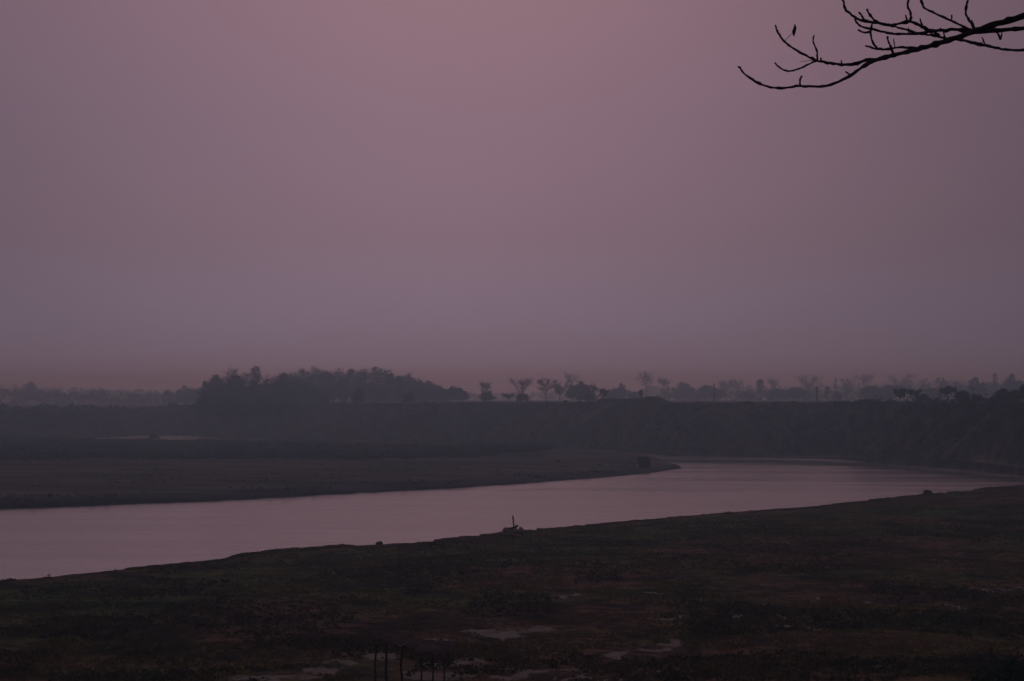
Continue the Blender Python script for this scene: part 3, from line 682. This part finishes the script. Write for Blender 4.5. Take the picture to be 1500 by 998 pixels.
# small blocky hut at the end of the sandbar
D = gd(689, .1); x = gx(943.5, D); zb = .05
o = empty('river_hut', (x, D, zb), 'small dark blocky hut standing at the tip of the sandbar', 'hut')
hw = 10.5 / F * D; hh = vz(669, D) - zb
def box_pts(x0, x1, y0, y1, z0, z1, dx=0, n=1, jit=0.0, g=None):
    V = [(x0, y0, z0), (x1, y0, z0), (x1, y1, z0), (x0, y1, z0), (x0 + dx, y0, z1), (x1 + dx, y0, z1), (x1 + dx, y1, z1), (x0 + dx, y1, z1)]
    return V, [(0, 3, 2, 1), (4, 5, 6, 7), (0, 1, 5, 4), (1, 2, 6, 5), (2, 3, 7, 6), (3, 0, 4, 7)]
m = MB(); m.add(*box_pts(-hw * .62, hw * .78, -.9, .9, 0, hh * .62, -.12)); m.build('wall', MAT_HUT, o)
m = MB()
V = [(-hw * .9, -1.25, hh * .60), (hw * .95, -1.25, hh * .52), (hw * .95, 1.25, hh * .52), (-hw * .9, 1.25, hh * .60),
     (-hw * .95, -.5, hh * .97), (hw * .55, -.5, hh * 1.0), (hw * .55, .5, hh * 1.0), (-hw * .95, .5, hh * .97)]
m.add(V, [(0, 3, 2, 1), (4, 5, 6, 7), (0, 1, 5, 4), (1, 2, 6, 5), (2, 3, 7, 6), (3, 0, 4, 7)]); m.build('roof', MAT_HUT, o)
m = MB()
for sx in (-.75, .8): m.tube([(hw * sx, -1.1, -.3), (hw * sx * .97, -1.1, hh * .62)], [.06, .05], 6)
for i, sx in enumerate((-.75, .8)):
    q = MB(); q.tube([(hw * sx, -1.1, -.3), (hw * sx * .97, -1.1, hh * .62)], [.06, .05], 6); q.build('post', MAT_WOOD, o)

# short leaning post on the back channel
D = gd(661, .0); o = empty('mooring_post', (gx(868, D), D, -.3), 'short dark leaning stake at the end of the bright strip of back channel', 'post')
m = MB(); m.tube([(-.25, 0, 0), (-.35, 0, 1.2), (-.5, 0, 2.0)], [.16, .14, .1], 6); m.build('stake', MAT_WOOD, o)
m = MB(); m.tube([(-.3, 0, 1.0), (.4, 0, .5), (1.1, 0, .25)], [.16, .2, .12], 6); m.build('brace', MAT_WOOD, o)

# rubble heap with an upright pole on the near water edge
def rock(m, c, r, g, sq=.6):
    import bmesh
    bm = bmesh.new(); bmesh.ops.create_icosphere(bm, subdivisions=2, radius=1)
    V = []
    ph = g.uniform(0, 6, 3)
    for v in bm.verts:
        k = 1 + .22 * math.sin(v.co.x * 3 + ph[0]) * math.cos(v.co.y * 3 + ph[1]) + .12 * math.sin(v.co.z * 5 + ph[2])
        V.append((c[0] + v.co.x * r[0] * k, c[1] + v.co.y * r[1] * k, c[2] + v.co.z * r[2] * k))
    m.add(V, [tuple(v.index for v in f.verts) for f in bm.faces]); bm.free()
D = gd(783, 1.1); s = D / F
o = empty('rubble_heap', (gx(750, D), D, 1.0), 'low heap of rubble and driftwood with an upright pole on the near water edge', 'debris heap')
g = np.random.default_rng(3)
def P2(u, v, dy=0): return ((u - 750) * s, dy, (784.5 - v) * s + .02)
for (u, v, w, h) in [(741, 776, 5, 2.6), (733, 781, 6, 2.4), (728, 783.5, 4, 2), (747, 779, 7, 3.5), (755, 778, 6, 3), (763, 777, 4.2, 4), (765, 779.5, 4, 3), (738, 782, 6, 2.5), (750, 782, 9, 3)]:
    m = MB(); p = P2(u, v, g.uniform(-.3, .3)); rock(m, p, (w * s, w * s * .8, h * s * 1.35), g); m.build('stone', MAT_STONE, o, True)
m = MB(); m.tube([P2(738, 775.5), P2(746, 774.5, .1), P2(752, 773)], [.09, .11, .08], 7); m.tube([P2(750, 778, .1), P2(754, 773), P2(758, 770)], [.07, .1, .11], 7)
m.tube([P2(735, 781, -.2), P2(744, 776), P2(757, 772.5)], [.05, .06, .05], 6); m.build('driftwood', MAT_WOOD, o)
m = MB(); rock(m, P2(757, 770.5), (2.6 * s, 2.2 * s, 1.7 * s), g); m.build('stone', MAT_STONE, o, True)
m = MB(); m.tube([P2(753, 780), P2(752.4, 768), P2(751.6, 760), P2(751.2, 755.5)], [.075, .07, .075, .07], 8); m.build('pole', MAT_WOOD, o)

# open field shelter of posts and thatch at the bottom of the photo
Ds = 84.0; s = Ds / F
zg = 1.85
o = empty('field_shelter', (gx(605, Ds), Ds, zg), 'rickety thatched field shelter on thin posts at the bottom of the photo', 'shelter')
def Q(u, v, dy=0.0):      # point at row/column of the picture plane at the shelter's own distance
    D = Ds + dy; return ((u - 605) / F * D + gx(605, D) - gx(605, Ds) * 1.0 if False else gx(u, D) - gx(605, Ds), dy, vz(v, D) - zg)
def post(u, v, dy, wob, r=.05, lean=0):
    p = Q(u, v, dy); m = MB(); zb = -.3
    g = np.random.default_rng(int(u)); n = 8
    pts = [(p[0] + lean * (1 - i / n) + wob * math.sin(i * 1.3 + u), p[1], zb + (p[2] - zb) * i / n) for i in range(n + 1)]
    m.tube(pts, [r * .78 * (1.15 - .3 * i / n) for i in range(n + 1)], 7); m.build('post', MAT_WOOD, o, True)
post(552, 933, 0, .02, .06, -.07); post(566, 937, .6, .02, .07, .04); post(589, 944, -.2, .03, .07, 0); post(618, 956, 1.2, .015, .05); post(635.5, 956, -.1, .01, .055, -.03); post(651, 955, 1.8, .015, .045)
# roof: a sagging sheet of thatch, thick, ragged
nu, nv = 46, 14
A = np.array([Q(545, 934, -.3), Q(590, 945, -.5), Q(637, 957, -.5), Q(668, 953, .3)]); B = np.array([Q(548, 925, 1.6), Q(590, 926, 2.4), Q(640, 931, 2.9), Q(668, 941, 2.6)])
ts = np.linspace(0, 3, nu)
a_ = np.stack([np.interp(ts, range(4), A[:, i]) for i in range(3)], 1); b_ = np.stack([np.interp(ts, range(4), B[:, i]) for i in range(3)], 1)
b_[:, 2] = a_[:, 2] + .10
g = np.random.default_rng(12)
top = np.array([[a_[i] + (b_[i] - a_[i]) * j / (nv - 1) + np.array([0, 0, .16 * math.sin(math.pi * j / (nv - 1)) + g.normal(0, .025)]) for i in range(nu)] for j in range(nv)])
top[0, :, 2] += g.normal(0, .05, nu) ; top[0, :, 1] += g.normal(0, .08, nu)
bot = top - np.array([0, 0, .11]); bot[0, :, 2] -= g.uniform(0, .10, nu)
V = np.concatenate([top.reshape(-1, 3), bot.reshape(-1, 3)]); Fq = []
K = nu * nv
for j in range(nv - 1):
    for i in range(nu - 1):
        q = j * nu + i; Fq.append((q, q + 1, q + nu + 1, q + nu)); Fq.append((K + q, K + q + nu, K + q + nu + 1, K + q + 1))
for i in range(nu - 1): Fq.append((i, K + i, K + i + 1, i + 1)); q = (nv - 1) * nu + i; Fq.append((q, q + 1, K + q + 1, K + q))
for j in range(nv - 1): q = j * nu; Fq.append((q, q + nu, K + q + nu, K + q)); q = j * nu + nu - 1; Fq.append((q, K + q, K + q + nu, q + nu))
mesh_obj('thatch_roof', V, Fq, MAT_THATCH, o)
m = MB()
for i in range(90):     # straws hanging from the eave and lying over the roof
    j = g.integers(1, nu - 1); p = top[0, j]; m.tube([p + (0, .1, .03), p + (g.normal(0, .05), -.04, -g.uniform(.05, .22))], [.012, .006], 3)
for i in range(110):
    j = g.integers(1, nu - 2); q_ = g.integers(0, nv - 1); p = top[q_, j] + (0, 0, .02); d = np.array([g.normal(0, .25), g.normal(0, .25), g.uniform(-.01, .07)]); m.tube([p - d * .5, p + d], [.014, .008], 3)
m.build('straw', MAT_THATCH, o)
m = MB(); m.tube([Q(549, 934, -.1), Q(566, 939, -.1), Q(590, 945, -.3)], [.035, .04, .035], 6); m.build('beam', MAT_WOOD, o)
m = MB(); m.tube([Q(589, 945, -.45), Q(610, 951, -.3), Q(637, 957, -.3)], [.035, .04, .035], 6); m.build('beam', MAT_WOOD, o)
m = MB(); m.tube([Q(589, 944, -.6), Q(598, 938.5, -.5)], [.022, .02], 6); m.build('pale_stick', MAT_PALE, o)
m = MB(); m.tube([Q(570, 939, -.5), Q(580, 941, -.5), Q(589, 944.5, -.5)], [.013, .013, .013], 5); m.build('pale_stick', MAT_PALE, o)

# ------------------------------------------------------------------ bare tree over the camera's bank
BD = 9.0
TX, TY = 4.9, 9.6
zt = 12.35
tree = empty('overhanging_tree', (TX, TY, zt), 'black bare branches of a nearby tree reaching in at the top right corner', 'tree')
def BP(x, y, dep=0.0):     # from the measured twig outline, given its own depth
    u = 1060 + x * .2933; v = y * .2933; D = BD + dep
    return np.array([gx(u, D) - TX, D - TY, vz(v, D) - zt])
def limb(name, path, r0, r1, d0=0.0, d1=0.0, parent=tree, start=None, mat=MAT_TWIG):
    P = [BP(x, y, d0 + (d1 - d0) * i / (len(path) - 1)) for i, (x, y) in enumerate(path)]
    if start is not None: P = [np.array(q) for q in start] + P
    P = np.array(P)
    # smooth with Catmull-Rom
    Q_ = []
    E = np.vstack([2 * P[0] - P[1], P, 2 * P[-1] - P[-2]])
    for i in range(1, len(E) - 2):
        for t in np.linspace(0, 1, 5)[:-1]:
            Q_.append(.5 * ((2 * E[i]) + (-E[i - 1] + E[i + 1]) * t + (2 * E[i - 1] - 5 * E[i] + 4 * E[i + 1] - E[i + 2]) * t * t + (-E[i - 1] + 3 * E[i] - 3 * E[i + 1] + E[i + 2]) * t ** 3))
    Q_.append(P[-1]); n = len(Q_)
    g = np.random.default_rng(n * 7 + int(abs(P[-1][0]) * 1000))
    Q_ = [Q_[0]] + [q + g.normal(0, .20, 3) * min(max(r0 * .9, .003), .008) for q in Q_[1:]]
    rr = [(r0 + (r1 - r0) * (i / (n - 1)) ** .8) * (1 + .16 * math.sin(i * 2.1 + r0 * 900) + g.normal(0, .07) + (.35 if g.random() < .12 else 0)) for i in range(n)]
    m = MB(); m.tube(Q_, rr, 8); return m.build(name, mat, parent, True)
s9 = BD / F * .2933 * .5 * 1.32   # radius in metres of one zoom pixel of thickness
trunk_pts = [(0, 0, -.3), (.05, .02, .8), (-.05, .05, 1.8), (-.12, .0, 2.9), (.1, .1, 4.2), (.0, .2, 5.8), (.3, .1, 7.6)]
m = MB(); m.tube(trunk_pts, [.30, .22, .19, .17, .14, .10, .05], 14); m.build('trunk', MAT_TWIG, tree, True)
MAIN = [(1900, -60), (1700, 10), (1500, 75), (1380, 110), (1270, 145), (1180, 180), (1090, 207), (1000, 234), (900, 260), (820, 278), (750, 297)]
a0 = (-.1, 0, 2.95)
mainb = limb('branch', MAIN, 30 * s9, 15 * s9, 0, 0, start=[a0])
L = [
 ([(765, 292), (700, 330), (640, 370), (560, 413), (480, 427), (390, 425), (300, 434), (220, 425), (150, 392), (105, 355), (80, 325)], 13, 7, 0, -.25),
 ([(790, 287), (720, 296), (660, 312), (600, 318), (540, 308), (480, 297), (420, 270), (360, 238), (310, 200), (280, 155), (265, 120)], 13, 7, 0, .3),
 ([(1180, 185), (1250, 205), (1310, 218), (1370, 232), (1430, 242), (1520, 243), (1650, 225)], 12, 9, 0, -.3),
]
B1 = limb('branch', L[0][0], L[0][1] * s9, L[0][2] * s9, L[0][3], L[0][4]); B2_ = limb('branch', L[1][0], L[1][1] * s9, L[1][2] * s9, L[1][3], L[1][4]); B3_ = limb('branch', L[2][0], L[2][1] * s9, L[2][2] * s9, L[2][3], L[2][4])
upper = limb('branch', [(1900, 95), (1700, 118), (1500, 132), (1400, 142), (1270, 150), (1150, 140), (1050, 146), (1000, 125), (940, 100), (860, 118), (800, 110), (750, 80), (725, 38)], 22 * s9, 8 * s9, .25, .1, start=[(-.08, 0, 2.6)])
def tw(par, path, r0, r1, d=0.0, d2=None): limb('twig', path, r0 * s9, r1 * s9, d, d if d2 is None else d2, parent=par)
tw(B2_, [(470, 298), (430, 315), (380, 338), (330, 348), (290, 335), (262, 305)], 8, 6, .18)
tw(B2_, [(476, 296), (472, 245), (455, 205), (458, 168)], 8, 6, .18, .3)
tw(B2_, [(310, 200), (340, 168), (364, 150)], 2.2, 2, .25); tw(B2_, [(470, 293), (430, 298), (385, 302)], 2, 1.5, .18)
tw(B2_, [(600, 318), (594, 293)], 7, 5, .1); tw(B2_, [(495, 300), (492, 280)], 7, 5, .15)
tw(B1, [(390, 425), (387, 400), (398, 373)], 7, 7, -.15); tw(B1, [(642, 370), (615, 352)], 7, 5, -.04)
tw(upper, [(860, 120), (760, 105), (690, 90), (640, 60), (612, 25), (604, -25), (590, -90)], 11, 8, .12)
tw(upper, [(745, 104), (712, 90), (700, 72), (683, 50)], 9, 8, .12)
tw(mainb, [(1130, 186), (1060, 170), (1000, 160), (920, 140), (850, 120)], 10, 8, 0, .1)
tw(mainb, [(1090, 175), (1050, 150), (1000, 158), (900, 162), (830, 155), (760, 140), (700, 125), (672, 102), (665, 85)], 11, 8, .04)
tw(mainb, [(747, 150), (710, 155), (680, 140)], 8, 6, .04)
tw(mainb, [(1000, 238), (900, 230), (830, 238), (780, 235), (752, 200), (745, 150), (750, 112)], 10, 7, 0, .1)
tw(mainb, [(800, 238), (750, 232), (715, 222)], 9, 7, .03)
tw(mainb, [(857, 264), (845, 230), (832, 200), (825, 173)], 9, 7); tw(mainb, [(865, 232), (858, 185)], 5, 4)
tw(upper, [(942, 100), (945, 60), (930, 20), (936, -20), (950, -80)], 10, 8, .1); tw(upper, [(928, 100), (920, 68)], 7, 6, .1)
tw(mainb, [(1260, 145), (1210, 125), (1150, 95), (1070, 60), (1015, 30), (993, -15), (960, -80)], 10, 8, 0, .15)
tw(mainb, [(1150, 95), (1152, 65)], 6, 5, .04); tw(upper, [(1004, 127), (992, 85)], 8, 6, .1)
tw(mainb, [(1265, 140), (1240, 95), (1222, 60), (1228, 10), (1234, -20), (1230, -90)], 9, 8); tw(mainb, [(1268, 138), (1250, 90)], 7, 5)
tw(B3_, [(1318, 220), (1303, 178)], 7, 5, -.1); tw(mainb, [(1378, 112), (1372, 95)], 6, 5)
tw(upper, [(1375, 143), (1385, 165), (1395, 190)], 8, 8, .2); tw(upper, [(1395, 190), (1403, 152)], 8, 5, .2)
tw(mainb, [(1120, 195), (1110, 152)], 6, 5); tw(upper, [(935, 155), (932, 130)], 6, 5, .08); tw(mainb, [(1095, 152), (1094, 130)], 6, 5, .04)
# curled dead leaf hanging from a twig
c = BP(363, 150, .25); m = MB()
m.tube([c + (0, 0, .035), c + (.002, .004, .02), c + (-.004, .006, .0), c + (-.005, 0, -.022)], [.002, .007, .009, .002], 6); m.build('leaf', MAT_TWIG, tree, True)
# the rest of the crown, above and to the right of the frame
g = np.random.default_rng(44)
for k in range(9):
    z0 = 3.4 + k * .45; az = g.uniform(-1.0, 1.9); Lb = g.uniform(1.6, 3.0) * (1 - k * .06)
    d = np.array([math.cos(az), math.sin(az), .45]); c0 = np.array([0, .1, z0]); m = MB(); pts = [c0]
    for i in range(5): pts.append(pts[-1] + d * Lb / 5 + g.normal(0, .08, 3))
    m.tube(pts, [.06, .05, .04, .03, .02, .012], 7)
    for i in range(1, 6):
        for q in range(2):
            e = pts[i] + g.normal(0, .3, 3) + d * .35; mid = (pts[i] + e) / 2 + g.normal(0, .05, 3); m.tube([pts[i], mid, e], [.014, .011, .007], 5)
    m.build('branch', MAT_TWIG, tree, True)

# ------------------------------------------------------------------ haze
HZ = Mat('haze_air'); t_ = HZ.t; t_.nodes.remove(HZ.b)
pv = t_.nodes.new('ShaderNodeVolumePrincipled'); mo = [n for n in t_.nodes if n.type == 'OUTPUT_MATERIAL'][0]
pv.inputs['Color'].default_value = (.56, .83, 1.0, 1); pv.inputs['Absorption Color'].default_value = (1, 1, 1, 1)
pv.inputs['Density'].default_value = .00106; pv.inputs['Anisotropy'].default_value = .8
t_.links.new(pv.outputs[0], mo.inputs['Volume'])
x0, x1, y0, y1, z0, z1 = -2600, 2600, -200, 3120, -6, 46
V, Fc = box_pts(x0, x1, y0, y1, z0, z1)
hz = mesh_obj('haze', V, Fc, HZ.m); tag(hz, 'thin evening haze lying over the river and plain', 'haze', kind='stuff')
